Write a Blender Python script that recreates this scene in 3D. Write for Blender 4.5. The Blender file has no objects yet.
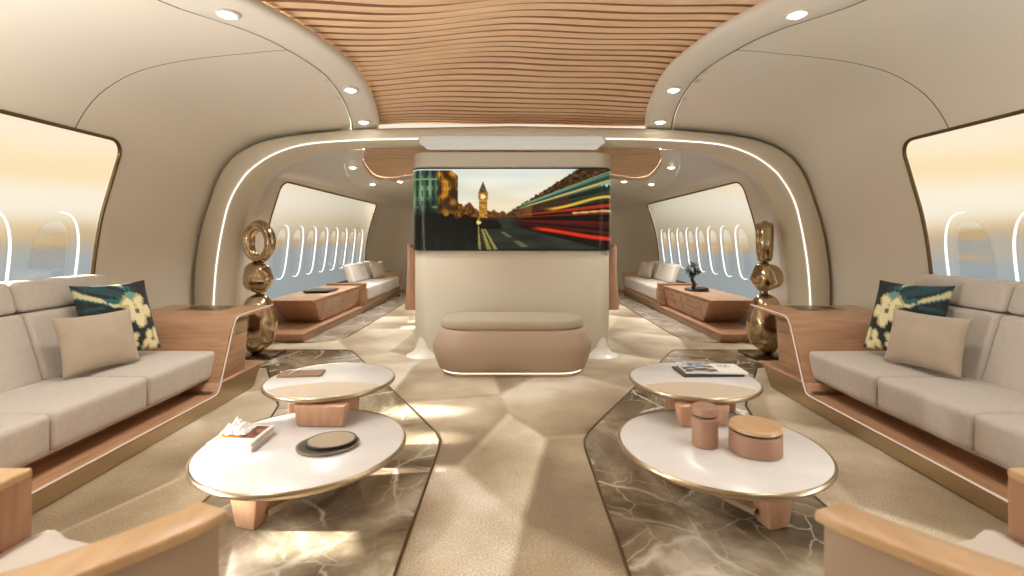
import bpy, bmesh, math, random
from mathutils import Vector, Matrix, noise
from mathutils.geometry import delaunay_2d_cdt
random.seed(7)
S = bpy.context.scene
C = S.collection
PI = math.pi

# ------------------------------------------------------------------ helpers
MX = [1]          # +1 builds the right-hand side, -1 its mirror image on the left

def lin(c):
    return tuple(((v/255)/12.92 if v/255 <= .04045 else ((v/255+.055)/1.055)**2.4) for v in c) + (1,)

def obj(name, vf, mat, parent=None, smooth=True, recalc=True, sharp=35, origin=None, mats=None, fmat=None):
    """one mesh object; world coordinates, moved into the frame of its parent thing"""
    vs, fs = vf
    off = Vector((0, 0, 0))
    if parent is not None:
        off = Vector(parent['_o'])
    elif origin is not None:
        off = Vector(origin)
    m = MX[0]
    me = bpy.data.meshes.new(name)
    pts = [(v[0]*m - off[0], v[1] - off[1], v[2] - off[2]) for v in vs]
    if m < 0:
        fs = [tuple(reversed(f)) for f in fs]
    me.from_pydata(pts, [], fs)
    if mats:
        for q in mats: me.materials.append(q)
        for p, k in zip(me.polygons, fmat): p.material_index = k
    else:
        me.materials.append(mat)
    me.update()
    if recalc:
        bm = bmesh.new(); bm.from_mesh(me)
        bmesh.ops.recalc_face_normals(bm, faces=bm.faces)
        bm.to_mesh(me); bm.free()
    if smooth:
        for p in me.polygons: p.use_smooth = True
        if sharp is not None:
            try: me.set_sharp_from_angle(angle=math.radians(sharp))
            except Exception: pass
    o = bpy.data.objects.new(name, me)
    C.objects.link(o)
    if parent is not None:
        o.parent = parent
        o['_o'] = tuple(off)
    else:
        o.location = off
    return o

def thing(name, label, cat, loc, group=None):
    o = bpy.data.objects.new(name, None)
    C.objects.link(o)
    o.empty_display_size = .1
    l = (loc[0]*MX[0], loc[1], loc[2])
    o.location = l
    o['_o'] = l
    o['label'] = label; o['category'] = cat
    if group: o['group'] = group
    return o

def struct(o):
    o['kind'] = 'structure'
    return o

def join(*vfs):
    V, F = [], []
    for v, f in vfs:
        n = len(V)
        V += list(v); F += [tuple(i+n for i in q) for q in f]
    return V, F

def rot(vf, ang, c, axis='Z'):
    M = Matrix.Rotation(ang, 3, axis); c = Vector(c)
    return [tuple(M @ (Vector(v)-c) + c) for v in vf[0]], vf[1]

def move(vf, d):
    return [(v[0]+d[0], v[1]+d[1], v[2]+d[2]) for v in vf[0]], vf[1]

def from_bm(bm):
    bm.verts.index_update()
    r = [tuple(v.co) for v in bm.verts], [tuple(v.index for v in f.verts) for f in bm.faces]
    bm.free()
    return r

def box(x0, x1, y0, y1, z0, z1, r=0, seg=3):
    bm = bmesh.new()
    bmesh.ops.create_cube(bm, size=1)
    for v in bm.verts:
        v.co = Vector(((x0+x1)/2+v.co.x*(x1-x0), (y0+y1)/2+v.co.y*(y1-y0), (z0+z1)/2+v.co.z*(z1-z0)))
    if r > 0:
        bmesh.ops.bevel(bm, geom=list(bm.edges), offset=r, segments=seg, affect='EDGES', profile=.5)
    return from_bm(bm)

def hexa(pts8, r=0, seg=3):
    """bottom four then top four corners, same order; bevelled"""
    bm = bmesh.new()
    v = [bm.verts.new(p) for p in pts8]
    for q in ((0, 1, 2, 3), (4, 5, 6, 7), (0, 1, 5, 4), (1, 2, 6, 5), (2, 3, 7, 6), (3, 0, 4, 7)):
        bm.faces.new([v[i] for i in q])
    bmesh.ops.recalc_face_normals(bm, faces=bm.faces)
    if r > 0:
        bmesh.ops.bevel(bm, geom=list(bm.edges), offset=r, segments=seg, affect='EDGES', profile=.5)
    return from_bm(bm)

def prism(poly, a, b, axis='Z', r=0, seg=2):
    """polygon extruded along an axis. axis X: poly is (y,z); Z: poly is (x,y); Y: poly is (x,z)"""
    def P(p, t):
        return {'X': (t, p[0], p[1]), 'Y': (p[0], t, p[1]), 'Z': (p[0], p[1], t)}[axis]
    bm = bmesh.new()
    A = [bm.verts.new(P(p, a)) for p in poly]; B = [bm.verts.new(P(p, b)) for p in poly]
    n = len(poly)
    bm.faces.new(A); bm.faces.new(B)
    for i in range(n): bm.faces.new((A[i], A[(i+1) % n], B[(i+1) % n], B[i]))
    bmesh.ops.recalc_face_normals(bm, faces=bm.faces)
    if r > 0:
        es = [e for e in bm.edges if e.calc_face_angle(0) > .5]
        bmesh.ops.bevel(bm, geom=es, offset=r, segments=seg, affect='EDGES', profile=.5)
    return from_bm(bm)

def loft(loops, closed=True, cap0=False, cap1=False):
    n = len(loops[0]); V = [p for l in loops for p in l]; F = []
    for j in range(len(loops)-1):
        for i in range(n if closed else n-1):
            a, b = j*n+i, j*n+(i+1) % n
            F.append((a, b, b+n, a+n))
    if cap0: F.append(tuple(range(n)))
    if cap1: F.append(tuple(range(len(V)-n, len(V))))
    return V, F

def lathe(prof, c=(0, 0, 0), n=48, sx=1, sy=1):
    loops = [[(c[0]+r*sx*math.cos(2*PI*i/n), c[1]+r*sy*math.sin(2*PI*i/n), c[2]+z) for i in range(n)] for r, z in prof]
    return loft(loops, True, True, True)

def tube(path, r, n=8, closed=False):
    loops = []
    P = [Vector(p) for p in path]; m = len(P)
    up = None
    for i, p in enumerate(P):
        if closed: t = P[(i+1) % m]-P[i-1]
        else: t = P[min(i+1, m-1)]-P[max(i-1, 0)]
        t.normalize()
        if up is None:
            up = Vector((0, 0, 1)) if abs(t.z) < .9 else Vector((1, 0, 0))
        a = (up - t*up.dot(t)).normalized(); b = t.cross(a); up = a
        rr = r(i/(m-1)) if callable(r) else r
        loops.append([tuple(p+(a*math.cos(2*PI*k/n)+b*math.sin(2*PI*k/n))*rr) for k in range(n)])
    if closed: loops.append(loops[0])
    return loft(loops, True, not closed, not closed)

def crom(P, k=6, closed=False):
    """Catmull-Rom through points"""
    out = []; n = len(P); rng = n if closed else n-1
    g = (lambda i: P[i % n]) if closed else (lambda i: P[max(0, min(n-1, i))])
    for i in range(rng):
        a, b, c, d = g(i-1), g(i), g(i+1), g(i+2)
        for j in range(k):
            t = j/k
            out.append(tuple(.5*(2*b[q]+(c[q]-a[q])*t+(2*a[q]-5*b[q]+4*c[q]-d[q])*t*t+(-a[q]+3*b[q]-3*c[q]+d[q])*t**3) for q in range(len(b))))
    if not closed: out.append(tuple(P[-1]))
    return out

def interp(tab, x):
    if x <= tab[0][0]: return tab[0][1]
    for (a, b), (c, d) in zip(tab, tab[1:]):
        if x <= c: return b+(d-b)*(x-a)/(c-a)
    return tab[-1][1]

def sm(a, b, x):
    t = max(0, min(1, (x-a)/(b-a))); return t*t*(3-2*t)

def rrect(x0, x1, y0, y1, r, k=6):
    out = []
    for cx, cy, a in ((x1-r, y1-r, 0), (x0+r, y1-r, 90), (x0+r, y0+r, 180), (x1-r, y0+r, 270)):
        for i in range(k+1):
            t = math.radians(a+90*i/k); out.append((cx+r*math.cos(t), cy+r*math.sin(t)))
    return out

def inside(p, poly):
    c = False; x, y = p; j = len(poly)-1
    for i in range(len(poly)):
        xi, yi = poly[i]; xj, yj = poly[j]
        if (yi > y) != (yj > y) and x < (xj-xi)*(y-yi)/(yj-yi)+xi: c = not c
        j = i
    return c

def resamp(loop, d):
    out = []
    for i, a in enumerate(loop):
        b = loop[(i+1) % len(loop)]
        L = math.dist(a, b); n = max(1, math.ceil(L/d))
        for k in range(n): out.append((a[0]+(b[0]-a[0])*k/n, a[1]+(b[1]-a[1])*k/n))
    return out

def patch(bnd, holes, f, du, dv):
    """triangulated surface f(u,v) over a 2-D outline with holes"""
    loops = [resamp(l, min(du, dv)) for l in [bnd]+holes]
    pts, edges = [], []
    for l in loops:
        n = len(pts); pts += l
        edges += [(n+i, n+(i+1) % len(l)) for i in range(len(l))]
    us = [p[0] for p in bnd]; vs = [p[1] for p in bnd]
    cell = {}
    g = .55*min(du, dv)
    for p in pts: cell.setdefault((int(p[0]//g), int(p[1]//g)), []).append(p)
    nu = int((max(us)-min(us))/du); nv = int((max(vs)-min(vs))/dv)
    for i in range(1, nu+1):
        for j in range(1, nv+1):
            p = (min(us)+(max(us)-min(us))*i/(nu+1), min(vs)+(max(vs)-min(vs))*j/(nv+1))
            ci, cj = int(p[0]//g), int(p[1]//g)
            if any(math.dist(p, q) < g for a in (-1, 0, 1) for b in (-1, 0, 1) for q in cell.get((ci+a, cj+b), ())): continue
            if inside(p, bnd) and not any(inside(p, h) for h in holes): pts.append(p)
    r = delaunay_2d_cdt([Vector(p) for p in pts], edges, [], 0, 1e-6)
    vv, ff = r[0], r[2]
    F = []
    for t in ff:
        c = (sum(vv[i].x for i in t)/3, sum(vv[i].y for i in t)/3)
        if inside(c, bnd) and not any(inside(c, h) for h in holes): F.append(tuple(t))
    used = sorted({i for t in F for i in t}); ix = {k: n for n, k in enumerate(used)}
    return [f(vv[i].x, vv[i].y) for i in used], [tuple(ix[i] for i in t) for t in F]

# ------------------------------------------------------------------ materials
def new_mat(name):
    m = bpy.data.materials.new(name); m.use_nodes = True
    nt = m.node_tree
    return m, nt, nt.nodes['Principled BSDF'], nt.nodes.new, nt.links.new

def P(name, col, rough=.5, metal=0, coat=0, sheen=0, bump=None, var=None, ior=1.5):
    m, nt, b, N, L = new_mat(name)
    b.inputs['Base Color'].default_value = lin(col)
    b.inputs['Roughness'].default_value = rough
    b.inputs['Metallic'].default_value = metal
    b.inputs['Coat Weight'].default_value = coat
    b.inputs['Coat Roughness'].default_value = .12
    b.inputs['Sheen Weight'].default_value = sheen
    b.inputs['IOR'].default_value = ior
    if var or bump:
        tc = N('ShaderNodeTexCoord')
    if var:
        sc, amt = var
        n = N('ShaderNodeTexNoise'); n.inputs['Scale'].default_value = sc; n.inputs['Detail'].default_value = 4
        L(tc.outputs['Object'], n.inputs['Vector'])
        mx = N('ShaderNodeMix'); mx.data_type = 'RGBA'
        mx.inputs[6].default_value = lin([c*(1-amt) for c in col]); mx.inputs[7].default_value = lin([min(255, c*(1+amt)) for c in col])
        L(n.outputs['Fac'], mx.inputs[0]); L(mx.outputs[2], b.inputs['Base Color'])
    if bump:
        scv, st = bump
        mp = N('ShaderNodeMapping'); mp.inputs['Scale'].default_value = scv if isinstance(scv, tuple) else (scv,)*3
        L(tc.outputs['Object'], mp.inputs['Vector'])
        n2 = N('ShaderNodeTexNoise'); n2.inputs['Scale'].default_value = 1; n2.inputs['Detail'].default_value = 3
        L(mp.outputs['Vector'], n2.inputs['Vector'])
        bp = N('ShaderNodeBump'); bp.inputs['Strength'].default_value = st; bp.inputs['Distance'].default_value = .004
        L(n2.outputs['Fac'], bp.inputs['Height']); L(bp.outputs['Normal'], b.inputs['Normal'])
    return m

def ramp(nt, stops, fac):
    r = nt.nodes.new('ShaderNodeValToRGB')
    e = r.color_ramp.elements
    while len(e) < len(stops): e.new(.5)
    for q, (p, c) in zip(e, stops): q.position = p; q.color = lin(c)
    nt.links.new(fac, r.inputs['Fac'])
    return r

def wood(name, c1, c2, scale=(14, 1.2, 14), rough=.38, coat=.25):
    m, nt, b, N, L = new_mat(name)
    tc = N('ShaderNodeTexCoord'); mp = N('ShaderNodeMapping'); mp.inputs['Scale'].default_value = scale
    L(tc.outputs['Object'], mp.inputs['Vector'])
    n = N('ShaderNodeTexNoise'); n.inputs['Scale'].default_value = 2.2; n.inputs['Detail'].default_value = 6; n.inputs['Distortion'].default_value = .4
    L(mp.outputs['Vector'], n.inputs['Vector'])
    r = ramp(nt, [(.3, c1), (.5, [(a+b_)/2 for a, b_ in zip(c1, c2)]), (.72, c2)], n.outputs['Fac'])
    L(r.outputs['Color'], b.inputs['Base Color'])
    b.inputs['Roughness'].default_value = rough; b.inputs['Coat Weight'].default_value = coat; b.inputs['Coat Roughness'].default_value = .2
    return m

def emit(name, col, s):
    m, nt, b, N, L = new_mat(name)
    b.inputs['Base Color'].default_value = (.12, .12, .12, 1)
    b.inputs['Emission Color'].default_value = lin(col); b.inputs['Emission Strength'].default_value = s
    return m

def lacquer(name, col, seams, rough=.38, coat=.35):
    """smooth painted panel with hairline joints at given depths along the cabin"""
    m, nt, b, N, L = new_mat(name)
    g = N('ShaderNodeNewGeometry'); sp = N('ShaderNodeSeparateXYZ'); L(g.outputs['Position'], sp.inputs[0])
    acc = None
    for y in seams:
        c = N('ShaderNodeMath'); c.operation = 'COMPARE'; c.inputs[1].default_value = y; c.inputs[2].default_value = .0045
        L(sp.outputs['Y'], c.inputs[0])
        if acc is None: acc = c.outputs[0]
        else:
            a = N('ShaderNodeMath'); a.operation = 'MAXIMUM'; L(acc, a.inputs[0]); L(c.outputs[0], a.inputs[1]); acc = a.outputs[0]
    mx = N('ShaderNodeMix'); mx.data_type = 'RGBA'
    mx.inputs[6].default_value = lin(col); mx.inputs[7].default_value = lin((88, 74, 56))
    if acc is not None: L(acc, mx.inputs[0])
    else: mx.inputs[0].default_value = 0
    L(mx.outputs[2], b.inputs['Base Color'])
    b.inputs['Roughness'].default_value = rough; b.inputs['Coat Weight'].default_value = coat; b.inputs['Coat Roughness'].default_value = .16
    return m

def marble(name, stops, vein, scale, vw, rough=.15, nscale=2.0, vamt=1.0):
    m, nt, b, N, L = new_mat(name)
    tc = N('ShaderNodeTexCoord')
    n = N('ShaderNodeTexNoise'); n.inputs['Scale'].default_value = nscale; n.inputs['Detail'].default_value = 7; n.inputs['Roughness'].default_value = .6; n.inputs['Distortion'].default_value = .8
    L(tc.outputs['Object'], n.inputs['Vector'])
    base = ramp(nt, stops, n.outputs['Fac'])
    wn = N('ShaderNodeTexNoise'); wn.inputs['Scale'].default_value = scale*.9; wn.inputs['Detail'].default_value = 5
    L(tc.outputs['Object'], wn.inputs['Vector'])
    ad = N('ShaderNodeMix'); ad.data_type = 'VECTOR'; ad.inputs[0].default_value = .22
    L(tc.outputs['Object'], ad.inputs[4]); L(wn.outputs['Color'], ad.inputs[5])
    acc = None
    for k, (s2, w2) in enumerate(((scale, vw), (scale*2.3, vw*.8))):
        v = N('ShaderNodeTexVoronoi'); v.feature = 'DISTANCE_TO_EDGE'; v.inputs['Scale'].default_value = s2
        L(ad.outputs[1], v.inputs['Vector'])
        mr = N('ShaderNodeMapRange'); mr.inputs[1].default_value = 0; mr.inputs[2].default_value = w2; mr.inputs[3].default_value = 1 if k == 0 else .55; mr.inputs[4].default_value = 0
        L(v.outputs['Distance'], mr.inputs[0])
        if acc is None: acc = mr.outputs[0]
        else:
            a = N('ShaderNodeMath'); a.operation = 'MAXIMUM'; L(acc, a.inputs[0]); L(mr.outputs[0], a.inputs[1]); acc = a.outputs[0]
    mn = N('ShaderNodeTexNoise'); mn.inputs['Scale'].default_value = nscale*1.3; L(tc.outputs['Object'], mn.inputs['Vector'])
    mm = N('ShaderNodeMapRange'); mm.inputs[1].default_value = .38; mm.inputs[2].default_value = .62; mm.inputs[4].default_value = vamt; L(mn.outputs['Fac'], mm.inputs[0])
    mu = N('ShaderNodeMath'); mu.operation = 'MULTIPLY'; L(acc, mu.inputs[0]); L(mm.outputs[0], mu.inputs[1])
    mx = N('ShaderNodeMix'); mx.data_type = 'RGBA'; mx.inputs[7].default_value = lin(vein)
    L(base.outputs['Color'], mx.inputs[6]); L(mu.outputs[0], mx.inputs[0]); L(mx.outputs[2], b.inputs['Base Color'])
    b.inputs['Roughness'].default_value = rough
    return m

def carpet_mat():
    m, nt, b, N, L = new_mat('carpet_beige')
    tc = N('ShaderNodeTexCoord')
    mp = N('ShaderNodeMapping'); mp.inputs['Scale'].default_value = (1, .62, 1); mp.inputs['Rotation'].default_value = (0, 0, .5)
    L(tc.outputs['Object'], mp.inputs['Vector'])
    # broad overlapping petals: shaded from one edge of each cell to the other
    v = N('ShaderNodeTexVoronoi'); v.feature = 'SMOOTH_F1'; v.inputs['Smoothness'].default_value = .12; v.inputs['Scale'].default_value = 1.35; v.inputs['Randomness'].default_value = .8
    L(mp.outputs['Vector'], v.inputs['Vector'])
    su = N('ShaderNodeVectorMath'); su.operation = 'SUBTRACT'; L(mp.outputs['Vector'], su.inputs[0]); L(v.outputs['Position'], su.inputs[1])
    sp = N('ShaderNodeSeparateXYZ'); L(su.outputs[0], sp.inputs[0])
    sc = N('ShaderNodeSeparateColor'); L(v.outputs['Color'], sc.inputs[0])
    sg = N('ShaderNodeMapRange'); sg.inputs[3].default_value = -1; sg.inputs[4].default_value = 1; L(sc.outputs[0], sg.inputs[0])
    pr = N('ShaderNodeMath'); pr.operation = 'MULTIPLY'; L(sp.outputs['X'], pr.inputs[0]); L(sg.outputs[0], pr.inputs[1])
    pa = N('ShaderNodeMath'); pa.operation = 'MULTIPLY_ADD'; L(sp.outputs['Y'], pa.inputs[0]); pa.inputs[1].default_value = .55; L(pr.outputs[0], pa.inputs[2])
    n = N('ShaderNodeTexNoise'); n.inputs['Scale'].default_value = 2.0; n.inputs['Detail'].default_value = 3; L(tc.outputs['Object'], n.inputs['Vector'])
    ad = N('ShaderNodeMath'); ad.operation = 'MULTIPLY_ADD'; L(n.outputs['Fac'], ad.inputs[0]); ad.inputs[1].default_value = .9; L(pa.outputs[0], ad.inputs[2])
    r = ramp(nt, [(.08, (134, 115, 88)), (.36, (172, 154, 125)), (.58, (203, 188, 162)), (.80, (228, 218, 199))], ad.outputs[0])
    f = N('ShaderNodeTexNoise'); f.inputs['Scale'].default_value = 120; f.inputs['Detail'].default_value = 2; L(tc.outputs['Object'], f.inputs['Vector'])
    fm = N('ShaderNodeMapRange'); fm.inputs[1].default_value = .3; fm.inputs[2].default_value = .7; fm.inputs[3].default_value = .62; fm.inputs[4].default_value = 1.16; L(f.outputs['Fac'], fm.inputs[0])
    mu = N('ShaderNodeVectorMath'); mu.operation = 'SCALE'; L(r.outputs['Color'], mu.inputs[0]); L(fm.outputs[0], mu.inputs['Scale'])
    L(mu.outputs[0], b.inputs['Base Color'])
    bp = N('ShaderNodeBump'); bp.inputs['Strength'].default_value = .5; bp.inputs['Distance'].default_value = .006
    L(f.outputs['Fac'], bp.inputs['Height']); L(bp.outputs['Normal'], b.inputs['Normal'])
    b.inputs['Roughness'].default_value = .55; b.inputs['Sheen Weight'].default_value = .15
    b.inputs['Specular IOR Level'].default_value = .35
    return m

def vcol(name, rough=.6, emission=0, sheen=0):
    m, nt, b, N, L = new_mat(name)
    a = N('ShaderNodeVertexColor'); a.layer_name = 'Col'
    if emission:
        b.inputs['Base Color'].default_value = (.004, .004, .004, 1); b.inputs['Specular IOR Level'].default_value = .25
        L(a.outputs['Color'], b.inputs['Emission Color']); b.inputs['Emission Strength'].default_value = emission
    else:
        L(a.outputs['Color'], b.inputs['Base Color'])
    b.inputs['Roughness'].default_value = rough; b.inputs['Sheen Weight'].default_value = sheen
    return m

def frosted():
    m, nt, b, N, L = new_mat('frosted_glass')
    nt.nodes.remove(b)
    r = N('ShaderNodeBsdfRefraction'); r.inputs['IOR'].default_value = 1.04; r.inputs['Roughness'].default_value = .45
    r.inputs['Color'].default_value = (1, .985, .95, 1)
    g = N('ShaderNodeBsdfGlossy'); g.inputs['Roughness'].default_value = .2
    mx = N('ShaderNodeMixShader'); mx.inputs[0].default_value = .03
    L(r.outputs[0], mx.inputs[1]); L(g.outputs[0], mx.inputs[2]); L(mx.outputs[0], nt.nodes['Material Output'].inputs['Surface'])
    return m

def clear():
    m, nt, b, N, L = new_mat('clear_window_glass')
    nt.nodes.remove(b)
    r = N('ShaderNodeBsdfTransparent'); r.inputs['Color'].default_value = (.86, .865, .88, 1)
    g = N('ShaderNodeBsdfGlossy'); g.inputs['Roughness'].default_value = .05
    mx = N('ShaderNodeMixShader'); mx.inputs[0].default_value = .05
    L(r.outputs[0], mx.inputs[1]); L(g.outputs[0], mx.inputs[2]); L(mx.outputs[0], nt.nodes['Material Output'].inputs['Surface'])
    return m

M = dict(
    wall=lacquer('wall_lacquer', (214, 207, 193), [3.32, -.2]),
    wall2=lacquer('rear_wall_lacquer', (214, 207, 193), []),
    trim=P('trim_lacquer', (212, 206, 194), .42, coat=.15),
    portal=P('arch_lacquer', (204, 195, 174), .5, coat=.08),
    media=P('media_wall_lacquer', (204, 196, 178), .35, coat=.25),
    white=P('white_lacquer', (228, 222, 210), .35, coat=.3),
    woodceil=wood('ceiling_wood', (206, 170, 134), (224, 190, 154), (1.2, 10, 10), .5, .1),
    woodgap=P('slat_gap', (150, 108, 78), .7),  # dark groove backing; groove shade is also put into this colour
    wood=wood('oak_veneer', (156, 117, 88), (182, 143, 111), (16, 1.6, 16)),
    woodx=wood('oak_veneer_cross', (158, 119, 90), (184, 145, 113), (1.6, 16, 16)),
    woodz=wood('oak_veneer_upright', (160, 120, 92), (186, 146, 115), (14, 14, 1.5)),
    woodd=wood('dark_oak', (128, 82, 58), (150, 100, 72), (16, 1.6, 16)),
    woodl=wood('light_oak', (184, 148, 106), (202, 168, 126), (12, 2, 12)),
    brass=P('brushed_brass', (190, 172, 144), .3, 1, bump=((6, 120, 6), .08)),
    brassd=P('dark_bronze', (120, 98, 70), .32, 1),
    bronze=P('polished_bronze', (190, 168, 138), .17, 1, var=(5, .06)),
    fabric=P('woven_fabric', (188, 180, 170), .85, sheen=.2, bump=((60, 220, 60), .6), var=(30, .05)),
    seam=P('seam_cord', (120, 112, 100), .9, bump=(200, .3)),
    cream=P('cream_fabric', (204, 197, 186), .85, sheen=.2, bump=((240, 60, 60), .5)),
    taupe=P('taupe_fabric', (168, 146, 124), .8, sheen=.2, bump=((60, 60, 220), .4)),
    suede=P('beige_suede', (172, 157, 138), .75, sheen=.3, bump=(30, .25), var=(9, .06)),
    leather=P('tan_leather', (170, 148, 128), .5, bump=(260, .15)),
    ribfab=P('ribbed_fabric', (172, 160, 138), .8, sheen=.2, bump=((160, 10, 10), .7)),
    marblew=marble('white_marble', [(.3, (214, 213, 212)), (.7, (230, 229, 228))], (196, 196, 198), 2.2, .02, .24, 1.6, .35),
    marbled=marble('dark_emperador_marble', [(.27, (76, 64, 48)), (.43, (112, 98, 78)), (.56, (156, 143, 120)), (.70, (214, 205, 186))], (234, 227, 210), 2.6, .03, .13, 1.7),
    marbleg=marble('grey_marble', [(.3, (128, 118, 104)), (.55, (170, 160, 146)), (.75, (206, 200, 190))], (220, 214, 204), 2.0, .03, .14, 2.2),
    inlay=P('woven_inlay', (200, 186, 164), .7, bump=((160, 160, 160), .5)),
    carpet=carpet_mat(),
    led=emit('led_white', (255, 246, 232), 1.4),
    ledsoft=emit('led_soft', (255, 240, 216), .8),
    ledcove=emit('led_cove', (255, 238, 216), 11.0),
    leddim=emit('led_dim', (255, 226, 200), .32),
    panel=emit('lit_diffuser', (255, 244, 226), .27),  # emission put in for the light in the recess
    lamp=emit('lamp_lens', (255, 244, 226), 14),
    ring=emit('window_halo', (255, 252, 244), .85),
    reveal=P('window_surround', (236, 226, 206), .5),
    frost=frosted(), clear=clear(),
    screen=vcol('screen_picture', .2, .64),
    floral=vcol('floral_print', .8, 0, .1),
    cover=vcol('printed_cover', .4),
    black=P('black_bezel', (14, 14, 14), .3),
    dark=P('dark_lacquer', (40, 34, 30), .35),
    paper=P('paper', (232, 228, 220), .7),
    pages=P('page_edges', (206, 200, 190), .8, bump=((1, 1, 400), .6)),
    tissue=P('tissue', (244, 242, 240), .9),
    brownl=P('brown_leather', (132, 104, 78), .5, bump=(200, .15)),
    clay=P('tan_stoneware', (156, 120, 97), .5, bump=(90, .12), var=(6, .04)),
    grey=P('grey_stoneware', (120, 110, 98), .4), greyd=P('charcoal_rim', (66, 60, 54), .4), tanin=P('tan_glaze', (160, 146, 124), .4),
    green=P('dark_leaf', (70, 70, 56), .6),
)

# ------------------------------------------------------------------ fuselage sections
A_PTS = [(3.14, 0), (3.20, .35), (3.22, .70), (3.205, 1.0), (3.15, 1.37), (3.07, 1.66), (2.97, 1.97), (2.84, 2.18), (2.68, 2.307), (2.50, 2.39), (2.22, 2.452), (1.85, 2.495), (1.36, 2.53), (0, 2.56)]
B1_PTS = [(3.14, 0), (3.20, .35), (3.22, .70), (3.205, 1.0), (3.15, 1.37), (3.07, 1.66), (2.97, 1.95), (2.87, 2.06), (2.68, 2.135), (2.35, 2.185), (1.9, 2.21), (1.2, 2.23), (0, 2.24)]
B0_PTS = [(2.96, 0), (2.97, .35), (2.955, .70), (2.93, 1.0), (2.865, 1.38), (2.78, 1.65), (2.64, 1.87), (2.52, 1.98), (2.36, 2.075), (2.125, 2.155), (1.8, 2.195), (1.2, 2.22), (0, 2.23)]
def dense(p): return crom(p, 10)
DA, DB1, DB0 = dense(A_PTS), dense(B1_PTS), dense(B0_PTS)
def arc(D):
    s = [0]
    for a, b in zip(D, D[1:]): s.append(s[-1]+math.dist(a, b))
    return s
SA, SB = arc(DA), arc(DB1)
def at(D, T, s):
    s = max(0, min(T[-1], s))
    lo, hi = 0, len(T)-1
    while hi-lo > 1:
        m = (lo+hi)//2
        if T[m] <= s: lo = m
        else: hi = m
    t = (s-T[lo])/(T[hi]-T[lo])
    return D[lo][0]+(D[hi][0]-D[lo][0])*t, D[lo][1]+(D[hi][1]-D[lo][1])*t
def secA(y, s):
    x, z = at(DA, SA, s)
    k = 1-.098*sm(3.7, 4.95, y)
    if z > 1: z = 1+(z-1)*k
    return (x, y, z)
def secB(y, s):
    x1, z1 = at(DB1, SB, s); x0, z0 = at(DB0, SB, s)
    t = sm(5.2, 6.25, y)
    x, z = x0+(x1-x0)*t, z0+(z1-z0)*t
    if y > 10.9:
        q = min(1, (y-10.9)/1.3); q = 1-math.sqrt(max(0, 1-q*q))
        x *= 1-.30*q; z *= 1-.08*q
    return (x, y, z)
def offs(f, d):
    def g(y, s):
        a, b = Vector(f(y-.01, s)), Vector(f(y+.01, s)); c, e = Vector(f(y, s-.01)), Vector(f(y, s+.01))
        n = (b-a).cross(e-c).normalized()
        p = Vector(f(y, s))
        if n.x < 0: n = -n
        return tuple(p+n*d)
    return g
def s_z(D, T, z):
    for i in range(len(D)-1):
        if D[i+1][1] >= z: return T[i]+(T[i+1]-T[i])*(z-D[i][1])/(D[i+1][1]-D[i][1])
    return T[-1]
def s_x(D, T, x):
    for i in range(len(D)-1, 0, -1):
        if D[i-1][0] >= x: return T[i-1]+(T[i]-T[i-1])*(D[i-1][0]-x)/max(1e-6, (D[i-1][0]-D[i][0]))
    return 0

OUT_T = [(-2.2, 1.80), (-1, 1.98), (0, 2.06), (.9, 2.06), (1.7, 2.00), (2.2, 1.93), (2.6, 1.83), (2.9, 1.66), (3.17, 1.55), (3.6, 1.475), (4.0, 1.465), (4.4, 1.50), (4.75, 1.57), (5.0, 1.65), (5.3, 1.75)]
INN_T = [(-2.2, 1.40), (-1, 1.56), (0, 1.64), (.9, 1.64), (1.7, 1.59), (2.2, 1.53), (2.6, 1.44), (2.9, 1.335), (3.17, 1.26), (3.6, 1.20), (4.0, 1.195), (4.4, 1.225), (4.75, 1.29), (5.0, 1.36), (5.3, 1.44)]
OUT_C, INN_C = crom(OUT_T, 8), crom(INN_T, 8)
def outw(y): return interp(OUT_C, y)
def innw(y): return interp(INN_C, y)

Y0, YP = -2.2, 5.3
ys = [Y0+(YP-Y0)*i/90 for i in range(91)]
WIN = []   # (window name, y0, y1, section, dense, arc, centres)
WIN_A = (-.85, 3.75); WIN_B = (6.33, 10.75)
def win_loop(D, T, y0, y1, r=.13):
    return rrect(y0, y1, s_z(D, T, .42), s_z(D, T, 1.985), r, 7)

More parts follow.
